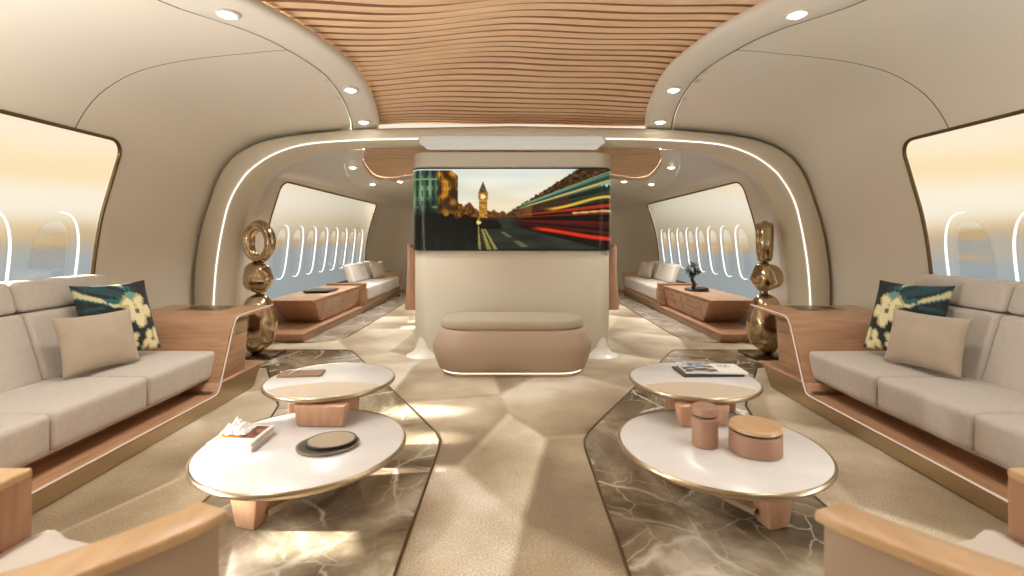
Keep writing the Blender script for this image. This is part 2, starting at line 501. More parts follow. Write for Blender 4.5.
# opening of the second ceiling
B_OPEN = (5.26, 8.05, 2.34)
REAR_OUT = [(8.3, 0), (8.3, .7), (8.3, 1.4), (8.4, 1.85), (8.75, 2.15), (8.93, 2.40), (8.72, 2.60), (8.2, 2.60), (7.3, 2.44), (6.29, 2.16), (5.25, 1.83)]
REAR_INN = [(7.85, 0), (7.85, .65), (7.85, 1.2), (7.92, 1.6), (8.07, 1.83), (8.18, 2.02), (8.08, 2.13), (7.78, 2.17), (7.1, 2.08), (6.25, 1.90), (5.25, 1.58)]
for side, m in (('left', -1), ('right', 1)):
    MX[0] = m
    # forward cabin side wall, curving over into the ceiling panel
    bnd = [(Y0, 0), (YP, 0)] + [(y, s_x(DA, SA, outw(y))) for y in reversed(ys)]
    hole = win_loop(DA, SA, *WIN_A)
    o = obj('wall_'+side, patch(bnd, [hole], secA, .11, .07), M['wall'], sharp=None, recalc=True); struct(o)
    nt_ = crom(REAR_OUT, 5)
    bnd = [(5.25, 0), (12.2, 0), (12.2, SB[-1])] + [(y, s_x(DB1, SB, x) if x > .002 else SB[-1]) for y, x in nt_]
    holeb = win_loop(DB1, SB, *WIN_B)
    o = obj('wall_rear_'+side, patch(bnd, [holeb], secB, .11, .07), M['wall2'], sharp=None); struct(o)
    for n, (D, T, f, (wy0, wy1), hl, cs) in enumerate(((DA, SA, secA, WIN_A, hole, [3.40-.49*k for k in range(9)]), (DB1, SB, secB, WIN_B, holeb, [6.77+.49*k for k in range(8)]))):
        wn = 'window_%d' % (1+n*2+(m > 0))
        w = thing(wn, '', '', (3.2, (wy0+wy1)/2, .5)); struct(w)
        del w['label']; del w['category']
        fl = [f(*p) for p in resamp(hl, .06)]
        obj('window_frame', tube(fl, .013, 8, True), M['brassd'], w)
        zc = (s_z(D, T, .68)+s_z(D, T, 1.43))/2; hh = (s_z(D, T, 1.43)-s_z(D, T, .68))/2
        def oval(c, a, b, k=28):
            return [(c+a*math.copysign(abs(math.cos(t))**.8, math.cos(t)), zc+b*math.copysign(abs(math.sin(t))**.8, math.sin(t))) for t in [2*PI*i/k for i in range(k)]]
        fo, fi = offs(f, .026), offs(f, .02)
        small = [oval(c, .135, hh*.83) for c in cs]
        obj('pane', patch(hl, small, fi, .13, .11), M['frost'], w, sharp=None)
        for c, sm_ in zip(cs, small):
            n_ = len(sm_)
            b = oval(c, .2, hh, 40)
            obj('halo', tube([f(*b[(i-12) % 40]) for i in range(23)], lambda q: (.0085 if n == 0 else .010)*(1-.65*abs(2*q-1)**2), 6), M['ring'], w)
            obj('port_glass', ([fo(*p) for p in sm_], [tuple(range(n_))]), M['clear'], w, smooth=False)
    # ceiling trim with downlights, forward cabin
    def trim_loop(y):
        xo, xi = outw(y), innw(y)
        po = secA(y, s_x(DA, SA, xo)); pi_ = secA(y, s_x(DA, SA, xi))
        w = xo-xi
        return [(xo+.002, y, po[2]+.03), (xo-.012, y, po[2]+.028), (xo-.016, y, po[2]-.008), (xo-.035, y, po[2]-.016), (xo-w*.5, y, (po[2]+pi_[2])/2-.018), (xi+.05, y, pi_[2]-.014), (xi+.018, y, pi_[2]-.004), (xi, y, pi_[2]+.02), (xi+.01, y, pi_[2]+.045), (xi+.05, y, pi_[2]+.05)]
    t = struct(obj('trim_%d' % (1 if m < 0 else 2), loft([trim_loop(y) for y in ys], False), M['trim'], sharp=60))
    t['_o'] = (0, 0, 0)
    obj('edge_line', tube([trim_loop(y)[2] for y in ys if y < 4.97], .0055, 6), M['brassd'], t)
    def cove(y):
        xi = innw(y); z = secA(y, s_x(DA, SA, xi))[2]
        return [(xi+.004, y, z+.026), (xi+.012, y, z+.043)]
    obj('light_strip', loft([cove(y) for y in ys if y < 4.5], False), M['ledcove'], t)
MX[0] = 1

# wood slat ceilings
def slat_ceiling(name, y0, y1, width, zf, pitch, amp, nx=72):
    ny_per = 6
    n = int((y1-y0)/pitch)
    rows = []
    prof = [(0, .03), (.20, .03), (.23, 0), (.42, -.004), (.80, -.004), (.98, 0)]
    for k in range(n):
        for fr, h in prof:
            y = y0+(k+fr)*pitch
            row = []
            for i in range(nx+1):
                u = -1+2*i/nx
                x = u*width(y)
                wob = .055*math.sin(1.9*x+.35*k*.5)+.03*math.sin(4.3*x-1+k*.22)+.006*math.sin(.9*k+2.2*x)
                row.append((x, y+wob, zf(x, y)+h))
            rows.append(row)
    V, F = loft(rows, False)
    return (V, F), [1 if (i//nx) % ny_per in (0, 1, 5) else 0 for i in range(len(F))]
def zA(x, y): return secA(y, SA[-1]-abs(x))[2]+.07
vf, fm = slat_ceiling('c', -2.3, 5.25, lambda y: innw(y)+.12, zA, .098, .034)
struct(obj('ceiling', vf, None, sharp=30, recalc=False, mats=[M['woodceil'], M['woodgap']], fmat=fm))
vf, fm = slat_ceiling('c', 5.2, 8.3, lambda y: 2.30 if y < 8.0 else 2.3-.5*(y-8.0), lambda x, y: 2.25+.06*(1-(abs(x)/2.3)**2), .098, .03)
struct(obj('ceiling_rear', vf, None, sharp=30, recalc=False, mats=[M['woodceil'], M['woodgap']], fmat=fm))
# rear trim loop
for m in (-1, 1):
    MX[0] = m
    ou = crom(REAR_OUT, 6); inn = crom(REAR_INN, 6)
    L_o, L_m, L_i, L_u = [], [], [], []
    for (y, x), (y2, x2) in zip(ou, inn):
        a = secB(y, s_x(DB1, SB, max(x, .001))); b = secB(y2, s_x(DB1, SB, max(x2, .001)))
        L_o.append((x, y, a[2]+.02)); L_m.append((x*.96+x2*.04, y*.96+y2*.04, a[2]-.014)); L_i.append((x2, y2, b[2]-.012)); L_u.append((x2, y2, b[2]+.05))
    t = struct(obj('trim_%d' % (3 if m < 0 else 4), loft([L_o, L_m, L_i, L_u], False), M['trim'], sharp=50))
    t['_o'] = (0, 0, 0)
    obj('light_strip', loft([[(p[0]+.004, p[1]+.004, p[2]+.028) for p in L_i], [(p[0]+.012, p[1]+.012, p[2]+.044) for p in L_i]], False), M['ledcove'], t)
MX[0] = 1
# floor, end walls
def rect(x0, x1, y0, y1, z): return [(x0, y0, z), (x1, y0, z), (x1, y1, z), (x0, y1, z)], [(0, 1, 2, 3)]
struct(obj('floor', rect(-3.3, 3.3, -2.2, 12.3, 0), M['carpet'], smooth=False))
struct(obj('wall_back', rect(-3.4, 3.4, 0, 2.8, 0), M['wall2'], smooth=False))
bpy.data.objects['wall_back'].rotation_euler = (PI/2, 0, 0); bpy.data.objects['wall_back'].location = (0, -2.19, 0)
struct(obj('wall_far', rect(-3.4, 3.4, 0, 2.8, 0), M['wall2'], smooth=False))
bpy.data.objects['wall_far'].rotation_euler = (PI/2, 0, 0); bpy.data.objects['wall_far'].location = (0, 12.19, 0)

# marble inlays with a brass edge
def inlay(name, poly, mat, z=.003, edge=True):
    o = struct(obj(name, ([(x, y, z) for x, y in poly], [tuple(range(len(poly)))]), mat, smooth=False))
    o['_o'] = (0, 0, 0)
    if edge: obj('edge_strip', tube([(x, y, z) for x, y in resamp(poly, .2)], .007, 6, True), M['brassd'], o)
    return o
for m in (-1, 1):
    MX[0] = m
    poly = [(.434, -1.0), (.434, 2.9), (.445, 3.02), (.49, 3.15), (1.70, 5.30), (1.76, 5.40), (1.84, 5.45), (2.9, 5.45), (2.9, 4.75), (2.36, 4.72), (1.74, 3.65), (1.50, 2.75), (1.46, 2.4), (1.46, -1.0)]
    inlay('floor_marble_'+('left' if m < 0 else 'right'), poly, M['marbled'])
    poly = [(2.44, 5.84), (2.3, 5.88), (2.15, 5.98), (2.08, 6.2), (2.07, 6.6), (2.06, 11.2), (2.7, 11.2), (2.7, 5.84)]
    inlay('floor_marble_rear_'+('left' if m < 0 else 'right'), poly, M['marbleg'])
MX[0] = 1

# ------------------------------------------------------------------ arch between the cabins
def half_loop(f, y, dx=0):
    return [f(i) for i in range(0)]
def loopA(inset, y):
    pts = []
    T = SA[-1]
    for i in range(61):
        s = T*i/60
        x, _, z = secA(4.95, s)
        x2, _, z2 = secA(4.95, min(T, s+.01)); x1, _, z1 = secA(4.95, max(0, s-.01))
        tx, tz = x2-x1, z2-z1; l = math.hypot(tx, tz) or 1
        pts.append((max(0, x - inset*tz/l) if i < 60 else 0, y, z + inset*tx/l if True else z))
    return pts
def loopB(y, grow=0):
    T = SB[-1]; out = []
    for i in range(61):
        x, z = at(DB0, SB, T*i/60)
        out.append((x+(grow if x > .01 else 0)*(1 if z < 1.9 else .5), y, z+(grow if z > 1.5 else 0)))
    return out
def full(h): return h[:-1] + [(-p[0], p[1], p[2]) for p in reversed(h)]
a = struct(obj('trim_5', loft([full(loopA(.03, 5.28)), full(loopA(.03, 4.93)), full(loopA(.045, 4.895)), full(loopA(.075, 4.88)), full(loopB(4.88, .035)), full(loopB(4.895, .018)), full(loopB(4.91, .0)), full(loopB(5.26, 0))], False), M['portal'], sharp=60))
a['_o'] = (0, 0, 0)
for m in (-1, 1):
    MX[0] = m
    lp = [p for p in loopB(4.884, .014) if p[0] > .86]
    obj('light_strip', tube(lp, .0046, 8), M['led'], a)
MX[0] = 1
# lit recess above the media wall, its light put into a glowing block
obj('light_panel', join(hexa([(-.93, 4.86, 2.195), (.93, 4.86, 2.195), (.88, 5.1, 2.165), (-.88, 5.1, 2.165), (-.90, 4.87, 2.262), (.90, 4.87, 2.262), (.90, 5.1, 2.262), (-.90, 5.1, 2.262)], .012, 3)), M['panel'], a)

# ------------------------------------------------------------------ downlights
def downlight(x, y, z, label, group, power, r=.042):
    t = thing('downlight', label, 'light', (x, y, z), group)
    obj('lamp_ring', lathe([(r*1.0, -.002), (r*1.05, -.007), (r*1.3, -.009), (r*1.55, -.004), (r*1.55, .012), (r, .012)], (x, y, z), 24), M['trim'], t)
    obj('lens', lathe([(.0005, -.022), (r*.5, -.019), (r*.85, -.011), (r*.97, -.004), (r*.97, .004), (.0005, .004)], (x, y, z), 24), M['lamp'], t)
    if power:
        l = bpy.data.lights.new('spot_beam', 'SPOT'); l.energy = power; l.color = (1, .965, .905); l.spot_size = math.radians(125); l.spot_blend = .8; l.shadow_soft_size = .06
        lo = bpy.data.objects.new('spot_beam', l); lo.location = (x*MX[0], y, z-.04); C.objects.link(lo)
    return t
NM = {2.73: 'largest and farthest from the arch', 4.06: 'second from the arch', 4.72: 'closest to the arch'}
for m, sd in ((-1, 'left'), (1, 'right')):
    MX[0] = m
    for y in (-1.2, .3, 1.55, 2.73, 4.06, 4.72):
        x = (outw(y)*.52+innw(y)*.48); z = secA(y, s_x(DA, SA, x))[2]-.022
        if y > 2:
            downlight(x, y, z, 'round recessed downlight in the %s ceiling trim, %s' % (sd, NM[y]), 'downlights in the forward ceiling trim', (34 if y > 4 else 24) if m < 0 else (20 if y > 4 else 15))
        else:  # added spots out of view, without fittings, to brighten the cabin
            l = bpy.data.lights.new('spot_beam', 'SPOT'); l.energy = 40 if m < 0 else 28; l.color = (1, .965, .905); l.spot_size = math.radians(140); l.spot_blend = .8; l.shadow_soft_size = .06
            lo = bpy.data.objects.new('spot_beam', l); lo.location = (x*m, y, z-.03); C.objects.link(lo)
    for (y, x, nm) in ((6.46, 2.10, 'nearest the arch'), (8.32, 2.37, 'at its rounded corner'), (8.15, 1.86, 'past its rounded corner')):
        z = secB(y, s_x(DB1, SB, x))[2]-.018
        downlight(x, y, z, 'small round downlight in the %s trim of the rear wooden ceiling, %s' % (sd, nm), 'downlights in the rear ceiling trim', 62)
MX[0] = 1

# ------------------------------------------------------------------ media wall
def media_plan(hw, hd, cy, r, k=8):
    return rrect(-hw, hw, cy-hd, cy+hd, r, k)
mw = thing('media_wall', 'beige freestanding media wall in the aisle carrying the wide street picture screen', 'media wall', (0, 5.37, 0))
def slab(hw, hd, z0, z1, r, e=.012):
    L_ = []
    for dz, ins in ((z0, e), (z0+e, 0), (z1-e, 0), (z1-e*.3, e*.3), (z1, e)):
        L_.append([(x, y, dz) for x, y in media_plan(hw-ins, hd-ins, 5.37, r)])
    return loft(L_, True, True, True)
obj('panel', slab(1.05, .2, .02, 1.12, .16), M['media'], mw)
obj('core', slab(1.03, .18, 1.11, 2.0, .15, .004), M['dark'], mw)
obj('header', slab(1.062, .215, 1.99, 2.155, .17), M['media'], mw)
for sx in (-1, 1):
    L_ = []
    for r, z in ((.215, .0), (.19, .01), (.14, .035), (.10, .09), (.08, .2)):
        L_.append([(sx*(.93)+r*.95*math.cos(t), 5.26+r*1.0*math.sin(t)-.0, z+.001) for t in [2*PI*i/32 for i in range(32)]])
    obj('flared_foot', loft(L_, True, True, True), M['white'], mw)

def paint(u, v):
    """evening street picture: facades left, a clock tower, streaking traffic right"""
    n = lambda a, b, s=0: noise.noise((u*a+s, v*b+s*1.7, s))
    mixc = lambda a, b, t: tuple(p+(q-p)*max(0, min(1, t)) for p, q in zip(a, b))
    cl = n(5, 9, 3)
    c = mixc((206, 214, 208), (236, 214, 176), v/.6+cl*.35)
    c = mixc(c, (238, 236, 224), .35+.5*n(4, 8, 9))
    c = mixc(c, (150, 196, 186), (u-.75)*3*(1-v))
    c = mixc(c, (170, 190, 180), (.3-u)*1.6)
    # distant skyline
    if v > .52+.05*n(40, 1, 4) - .10*max(0, 1-abs(u-.29)/.05) and .24 < u < .47: c = mixc((70, 50, 26), (150, 96, 36), .5+n(60, 30, 2))
    # right terrace silhouette
    top = .62-(u-.43)*1.55 + .02*n(90, 1, 5)
    if u > .43 and v > top and v < .62: c = mixc((44, 34, 22), (150, 100, 46), .35+.9*n(50, 26, 6))
    # tower
    cx = .357
    w = .020 if v > .38 else (.0235 if v > .29 else (.020*(v-.16)/.13+.0015))
    if .16 < v < .61 and abs(u-cx) < w:
        c = mixc((120, 84, 38), (206, 158, 78), .5+.4*math.sin(u*900)*.5+n(80, 40, 8)+(v-.3))
        if v < .3: c = mixc((74, 66, 48), (130, 108, 66), .5+n(90, 60, 3))
        if (u-cx)**2*6.2+(v-.345)**2 < .0009: c = (246, 222, 150)
    # left facades
    if u < .235:
        e = .02+max(0, (u-.2))*2.2
        if v > e:
            if u < .135:
                c = mixc((34, 58, 46), (132, 164, 128), .35+.9*n(9, 3, 11)+.35*math.sin(u*150))
                if (u*38) % 1 < .34 and (v*7.5) % 1 < .62 and v < .6: c = mixc(c, (20, 36, 30), .75)
                if abs(v-.47) < .012 or abs(v-.13) < .01: c = (130, 160, 130)
                c = mixc(c, (14, 22, 18), (v-.38)*4+n(30, 2, 31)*.7)
            else:
                c = mixc((66, 46, 20), (206, 146, 50), .40+1.3*n(26, 9, 12)-(v-.30)*.8)
                if (u*75) % 1 < .4 and (v*11) % 1 < .55: c = mixc(c, (40, 28, 14), .6)
    elif u < .335:
        e = .40+(u-.235)*2.0+.03*n(70, 1, 7)
        if v > e and v < .7: c = mixc((60, 38, 16), (206, 130, 40), .35+.9*n(60, 22, 13))
    # ground
    gl = .60-.05*max(0, 1-u/.33)+.05*n(38, 1, 33)*(u < .33)
    if v > gl:
        v_ = v; v = max(v, .605)
        k = (u-.33)/(v-.58)
        c = mixc((34, 40, 34), (96, 104, 88), .35+.5*n(6, 12, 14))
        if u < .33: c = mixc((8, 9, 8), (62, 82, 72), (v-.74)*2.2*(u+.35)+.35*n(34, 5, 15))
        for kk, wd in ((.14, .022), (.22, .018), (.03, .012)):
            if abs(k-kk) < wd*1.2: c = mixc(c, (196, 186, 96), .8)
        if abs(k-.62) < .05 and v > .72 and (v*9) % 1 < .6: c = mixc(c, (190, 180, 120), .5)
        if abs(u-.395) < .055*(1-max(0, .69-v)*8) and abs(v-.69) < .055: c = mixc((14, 12, 10), (60, 26, 14), .3+n(50, 30, 17))
        v = v_
        if (u-.335)**2+((v-.66)*.5)**2 < .00012: c = (250, 214, 130)
    # streaking bus and lights
    if u > .49:
        k = (v-.62)/(u-.36); s = min(1, (u-.49)/.08)
        st = noise.noise((k*16, u*.8, 2)); q = None
        if -.95 < k < -.78: q = mixc((48, 76, 62), (150, 176, 150), .4+st*1.2)
        elif -.78 <= k < -.70: q = mixc((200, 190, 130), (70, 80, 60), .4+st)
        elif -.70 <= k < -.36: q = mixc((96, 34, 20), (60, 66, 48), .55+st*1.6) if u < .78 else mixc((24, 34, 28), (70, 84, 66), .4+st*1.3)
        elif -.36 <= k < -.10: q = mixc((36, 22, 16), (170, 60, 34), .35+st*1.6)
        elif -.10 <= k < .62: q = mixc((14, 10, 9), (110, 24, 16), .25+st*1.6-(k-.1)*.6)
        if u < .60 and q and -.7 < k < -.1: q = mixc(q, (206, 140, 70), .35)
        if u > .78 and -.72 < k < -.40 and v < .27 and not v > .2+.09*n(45, 1, 21): q = (160, 204, 196)
        if u > .72 and k < -.5 and v < .26 and u > .78: q = q
        if q: c = mixc(c, q, s)
        yl = .50-.16*sm(.66, 1, u)
        if u > .64 and abs(v-yl) < .022+.01*st: c = mixc(c, (250, 206, 84), sm(.64, .72, u)*(1-abs(v-yl)/.034))
        yl2 = .545-.03*sm(.78, 1, u)
        if u > .8 and abs(v-yl2) < .012: c = mixc(c, (246, 200, 130), .8)
        yr = .73+.13*sm(.56, 1, u)
        if u > .56 and abs(v-yr) < .02+.03*(u-.56): c = mixc(c, (255, 74, 34), sm(.56, .66, u)*(1-abs(v-yr)/.05))
    dk = 1-.25*max(0, v-.5)
    return tuple(255*(max(0, min(255, q*dk))/255)**1.22 for q in c)

NU, NV = 260, 110
plan = []
Rr = .17; hw = 1.068; fy = 5.37-.218
arcl = PI/2*Rr*.8; flat = 2*(hw-Rr); tot = flat+2*arcl
for i in range(NU+1):
    d = tot*i/NU
    if d < arcl:
        t = (arcl-d)/Rr; plan.append((-hw+Rr-Rr*math.sin(t), fy+Rr-Rr*math.cos(t)))
    elif d < arcl+flat: plan.append((-hw+Rr+d-arcl, fy))
    else:
        t = (d-arcl-flat)/Rr; plan.append((hw-Rr+Rr*math.sin(t), fy+Rr-Rr*math.cos(t)))
Z1, Z0 = 1.982, 1.122
V = []; cols = []
for j in range(NV+1):
    for i in range(NU+1):
        x, y = plan[i]; V.append((x, y, Z1+(Z0-Z1)*j/NV)); cols.append(paint((x+hw)/(2*hw), j/NV))
F = [(j*(NU+1)+i, j*(NU+1)+i+1, (j+1)*(NU+1)+i+1, (j+1)*(NU+1)+i) for j in range(NV) for i in range(NU)]
sc = obj('screen', (V, F), M['screen'], mw, sharp=None)
ca = sc.data.color_attributes.new('Col', 'FLOAT_COLOR', 'POINT')
for i, c in enumerate(cols): ca.data[i].color = lin(c)
zt = [(x*1.002, y-.003, Z1) for x, y in plan]; zb = [(x*1.002, y-.003, Z0) for x, y in plan]
obj('bezel', join(tube(zt, .007, 6), tube(zb, .007, 6)), M['black'], mw)

# ------------------------------------------------------------------ ottoman
ot = thing('ottoman', 'tan leather ottoman with beige ribbed cushion, standing before the media wall', 'ottoman', (0, 4.62, 0))
def oloop(hw, hd, z, r): return [(x*1.06, y, z) for x, y in rrect(-hw, hw, 4.60-hd, 4.60+hd, min(r, hd*.98), 10)]
prof = [(.615, .225, .045, .22), (.64, .255, .06, .24), (.675, .285, .15, .27), (.70, .305, .25, .29), (.69, .300, .30, .29), (.655, .275, .38, .27), (.628, .258, .425, .25), (.60, .24, .43, .23)]
obj('body', loft([oloop(*p) for p in prof], True, True, True), M['leather'], ot, sharp=60)
cp = [(.59, .235, .43, .22), (.62, .255, .437, .25), (.625, .26, .46, .255), (.622, .257, .495, .25), (.605, .245, .515, .24), (.55, .20, .528, .19), (.40, .10, .533, .09)]
obj('cushion', loft([oloop(*p) for p in cp], True, True, True), M['ribfab'], ot, sharp=60)
obj('plinth', loft([oloop(.60, .21, .002, .2), oloop(.60, .21, .046, .2)], True, True, True), M['brass'], ot)
obj('light_strip', tube([(x, y, .036) for x, y, z in oloop(.606, .216, 0, .2)], .004, 6, True), M['led'], ot)

# ------------------------------------------------------------------ sofas
def cushion_block(x0, x1, y0, y1, z0, z1, r=.035, crown=.012):
    bm = bmesh.new()
    bmesh.ops.create_cube(bm, size=1)
    for v in bm.verts: v.co = Vector(((x0+x1)/2+v.co.x*(x1-x0), (y0+y1)/2+v.co.y*(y1-y0), (z0+z1)/2+v.co.z*(z1-z0)))
    bmesh.ops.bevel(bm, geom=list(bm.edges), offset=r, segments=4, affect='EDGES', profile=.5)
    bmesh.ops.subdivide_edges(bm, edges=[e for e in bm.edges if e.calc_length() > .12], cuts=5, use_grid_fill=True)
    for v in bm.verts:
        u = (v.co.x-x0)/(x1-x0); w = (v.co.y-y0)/(y1-y0)
        if v.co.z > z1-.004: v.co.z += crown*(1-(2*u-1)**2)*(1-(2*w-1)**2)
    return from_bm(bm)

def shear_back(vf, zb, zt, dx):
    return [(v[0]+dx*(v[2]-zb)/(zt-zb), v[1], v[2]) for v in vf[0]], vf[1]

SIDE = {-1: 'left', 1: 'right'}
ARM = [(1.2, .105), (3.2, .105), (3.40, .105), (3.50, .105), (3.565, .11), (3.60, .145), (3.63, .21), (3.765, .53), (3.79, .58), (3.825, .618), (3.87, .636), (4.0, .64), (4.40, .648)]
def sofa(m):
    MX[0] = m
    t = thing('sofa', 'long grey fabric sofa in an oak shell along the %s wall of the forward cabin' % SIDE[m], 'sofa', (2.65, 2.6, 0), 'forward cabin sofas')
    # brass plinth with prow-like far end
    obj('plinth', prism([(1.2, 0), (4.10, 0), (4.24, .165), (3.60, .165), (3.52, .092), (1.2, .092)], 2.168, 3.08, 'X', .004, 1), M['brass'], t)
    obj('ledge', prism([(1.2, .093), (3.55, .093), (3.60, .12), (3.61, .166), (4.24, .166), (4.27, .182), (3.60, .182), (3.55, .112), (1.2, .112)], 2.150, 3.08, 'X', .003, 1), M['wood'], t)
    obj('recess_panel', box(2.40, 2.46, 1.2, 3.72, .108, .26), M['woodd'], t)
    # arm: bent veneer slab over a box
    sm_arm = ARM[1:]
    inner = []
    for i, p in enumerate(sm_arm):
        a, b = sm_arm[max(0, i-1)], sm_arm[min(len(sm_arm)-1, i+1)]
        tx, tz = b[0]-a[0], b[1]-a[1]; l = math.hypot(tx, tz)
        inner.append((p[0]+.028*tz/l, p[1]-.028*tx/l))
    k0 = 4
    obj('arm_shell', prism(sm_arm[k0:]+list(reversed(inner[k0:])), 2.165, 3.06, 'X', .003, 1), M['woodx'], t)
    obj('arm_box', prism([(3.655, .182), (4.0, .182), (4.05, .60), (3.84, .60), (3.79, .53)], 2.18, 3.06, 'X', .006, 2), M['wood'], t)
    obj('arm_inset', prism([(3.835, .50), (4.015, .49), (4.028, .575), (3.855, .585)], 2.174, 2.2, 'X', .003, 1), M['brass'], t)
    tr = obj('arm_tray', box(2.42, 2.80, 4.10, 4.33, .640, .6505, .003, 2), M['brass'], t)
    obj('tray_bed', box(2.44, 2.78, 4.12, 4.31, .6475, .652, .001, 1), M['brassd'], tr)
    obj('light_strip', tube([(2.148, y, z+.004) for y, z in crom(ARM, 4)], .005, 8), M['leddim'], t)
    # seats
    ys_ = [3.715, 3.02, 2.39, 1.76, 1.2]
    obj('seat_base', box(2.30, 3.05, 1.2, 3.70, .17, .215, .01, 2), M['fabric'], t)
    for a, b in zip(ys_, ys_[1:]):
        c = obj('seat_cushion', cushion_block(2.235, 2.99, b+.004, a-.004, .20, .40, .032, .01), M['fabric'], t)
    yb = [3.62, 2.92, 2.27, 1.62, 1.2]
    for a, b in zip(yb, yb[1:]):
        obj('back_cushion', shear_back(cushion_block(2.77, 2.93, b+.004, a-.004, .385, .795, .03, 0), .385, .985, .19), M['fabric'], t)
        obj('head_cushion', shear_back(cushion_block(2.79, 2.94, b+.004, a-.004, .80, .985, .035, .0), .385, .985, .19), M['fabric'], t)
    obj('back_panel', shear_back(box(2.94, 2.97, 1.2, 3.62, .19, .95, .008, 2), .385, .985, .16), M['wood'], t)
    return t
for m in (-1, 1): sofa(m)
MX[0] = 1

def pillow(w, h, th, n=26):
    """pillow standing in x (width), z (height), y (thickness), centred"""
    V, F = [], []
    for sgn in (-1, 1):
        for j in range(n+1):
            for i in range(n+1):
                u, v = -1+2*i/n, -1+2*j/n
                k = (max(0, 1-u*u)**.55)*(max(0, 1-v*v)**.55)
                pin = 1-.07*(1-abs(v)**2)*abs(u)**3
                pin2 = 1-.07*(1-abs(u)**2)*abs(v)**3
                wr = .006*noise.noise((u*2.5, v*2.5, sgn*3))*k
                V.append((u*w/2*pin, sgn*(th/2*k+.004)+wr, v*h/2*pin2))
    m_ = (n+1)**2
    for s in (0, 1):
        for j in range(n):
            for i in range(n):
                a = s*m_+j*(n+1)+i
                F.append((a, a+1, a+n+2, a+n+1) if s == 0 else (a, a+n+1, a+n+2, a+1))
    rim = [i for i in range(n+1)]+[j*(n+1)+n for j in range(1, n+1)]+[n*(n+1)+i for i in range(n-1, -1, -1)]+[j*(n+1) for j in range(n-1, 0, -1)]
    for a, b in zip(rim, rim[1:]+rim[:1]): F.append((a, a+m_, b+m_, b))
    return V, F

def place(vf, tdir, up, c):
    """local x -> tdir, local z -> up"""
    X = Vector(tdir).normalized(); Z = Vector(up); Z = (Z-X*Z.dot(X)).normalized(); Y = Z.cross(X)
    c = Vector(c)
    return [tuple(c+X*v[0]+Y*v[1]+Z*v[2]) for v in vf[0]], vf[1]

def floral(u, v):
    """dark ground, brushed teal strokes top, large cream blooms"""
    n = lambda s, k: noise.noise((u*s, v*s, k))
    c = (20, 26, 30) if n(3, 6) < .2 else (30, 42, 46)
    if v > .25:
        w_ = math.sin((u*.9+v*1.6)*5+2.2*n(2, 1))
        if w_ > .35 and u < .25: c = (44, 110, 112)
        if w_ > .72 and u < .2: c = (204, 196, 150)
        if w_ < -.75 and u < .5: c = (26, 66, 72)
    if n(3.2, 2) > .36: c = (36, 92, 94)
    for cx, cy, r, ph, teal in ((.36, .10, .50, .3, 1), (.72, -.72, .36, .6, 0), (-.62, -.40, .36, 2.0, 1), (.02, -.72, .28, 1.3, 0)):
        du, dv = u-cx, v-cy; d = math.hypot(du, dv); a = math.atan2(dv, du)
        lob = r*(.52+.48*abs(math.cos(2.5*a+ph))**.6)*(1+.22*n(5, 9))
        if teal and (du+.05)**2+(dv-r*.72)**2 < (r*.42)**2: c = (96, 150, 146)
        if d < lob:
            c = (222, 214, 172) if n(6, 7) > -.3 else (186, 174, 122)
            if d > lob*.86: c = (170, 162, 116)
            if d < r*.16: c = (96, 92, 50)
    return c
def pillows(m):
    MX[0] = m
    sd = SIDE[m]
    vf = pillow(.49, .52, .15, 44)
    n = 45
    t = (-.27, .96, 0)
    pv = place(vf, t, (.30, .10, .95), (2.735, 3.40, .690))
    o = obj('floral_pillow', pv, M['floral'], origin=(2.735*m, 3.40, .43), sharp=None)
    ca = o.data.color_attributes.new('Col', 'FLOAT_COLOR', 'POINT')
    for i, v in enumerate(vf[0]): ca.data[i].color = lin(floral(v[0]/.245, v[2]/.26))
    o['label'] = 'dark teal pillow with cream flowers, leaning in the corner of the %s sofa' % sd; o['category'] = 'pillow'; o['group'] = 'sofa pillows'
    pv = place(pillow(.46, .36, .13), (-.26, .965, 0), (.26, .02, .96), (2.63, 3.12, .595))
    o = obj('suede_pillow', pv, M['suede'], origin=(2.63*m, 3.12, .42), sharp=None)
    o['label'] = 'plain beige pillow in front of the floral one on the %s sofa' % sd; o['category'] = 'pillow'; o['group'] = 'sofa pillows'
for m in (-1, 1): pillows(m)
MX[0] = 1

# ------------------------------------------------------------------ coffee tables
LC, LR, LZ = (.909, 2.15), .431, .35
UC, UR, UZ = (.99, 2.68), .338, .482
def top_disc(c, r, z, th=.022, n=96):
    return lathe([(.001, z-th), (r-.012, z-th), (r-.004, z-th*.5), (r-.006, z-.002), (r-.009, z), (.001, z)], (c[0], c[1], 0), n)
def rim_band(c, r, z, th=.03, n=96):
    prof = [(r-.008, z-.001), (r-.001, z+.001), (r+.004, z-.004), (r+.004, z-th*.55), (r-.012, z-th), (r-.06, z-th-.006), (r-.06, z-th+.004), (r-.016, z-.018)]
    loops = [[(c[0]+q*math.cos(2*PI*i/n), c[1]+q*math.sin(2*PI*i/n), zz) for i in range(n)] for q, zz in prof]
    return loft(loops+[loops[0]], True)
def wedge(cx, cy, ang, wt, wb, tt, tb, z0, z1, lean=0):
    """tapered upright: width wt/wb and thickness tt/tb at top/bottom"""
    q = []
    for w, t_, z, l in ((wb, tb, z0, 0), (wt, tt, z1, lean)):
        q += [(-w/2, -t_/2+l, z), (w/2, -t_/2+l, z), (w/2, t_/2+l, z), (-w/2, t_/2+l, z)]
    vf = hexa(q, .008, 2)
    ca_, sa = math.cos(ang), math.sin(ang)
    return [(cx+v[0]*ca_-v[1]*sa, cy+v[0]*sa+v[1]*ca_, v[2]) for v in vf[0]], vf[1]
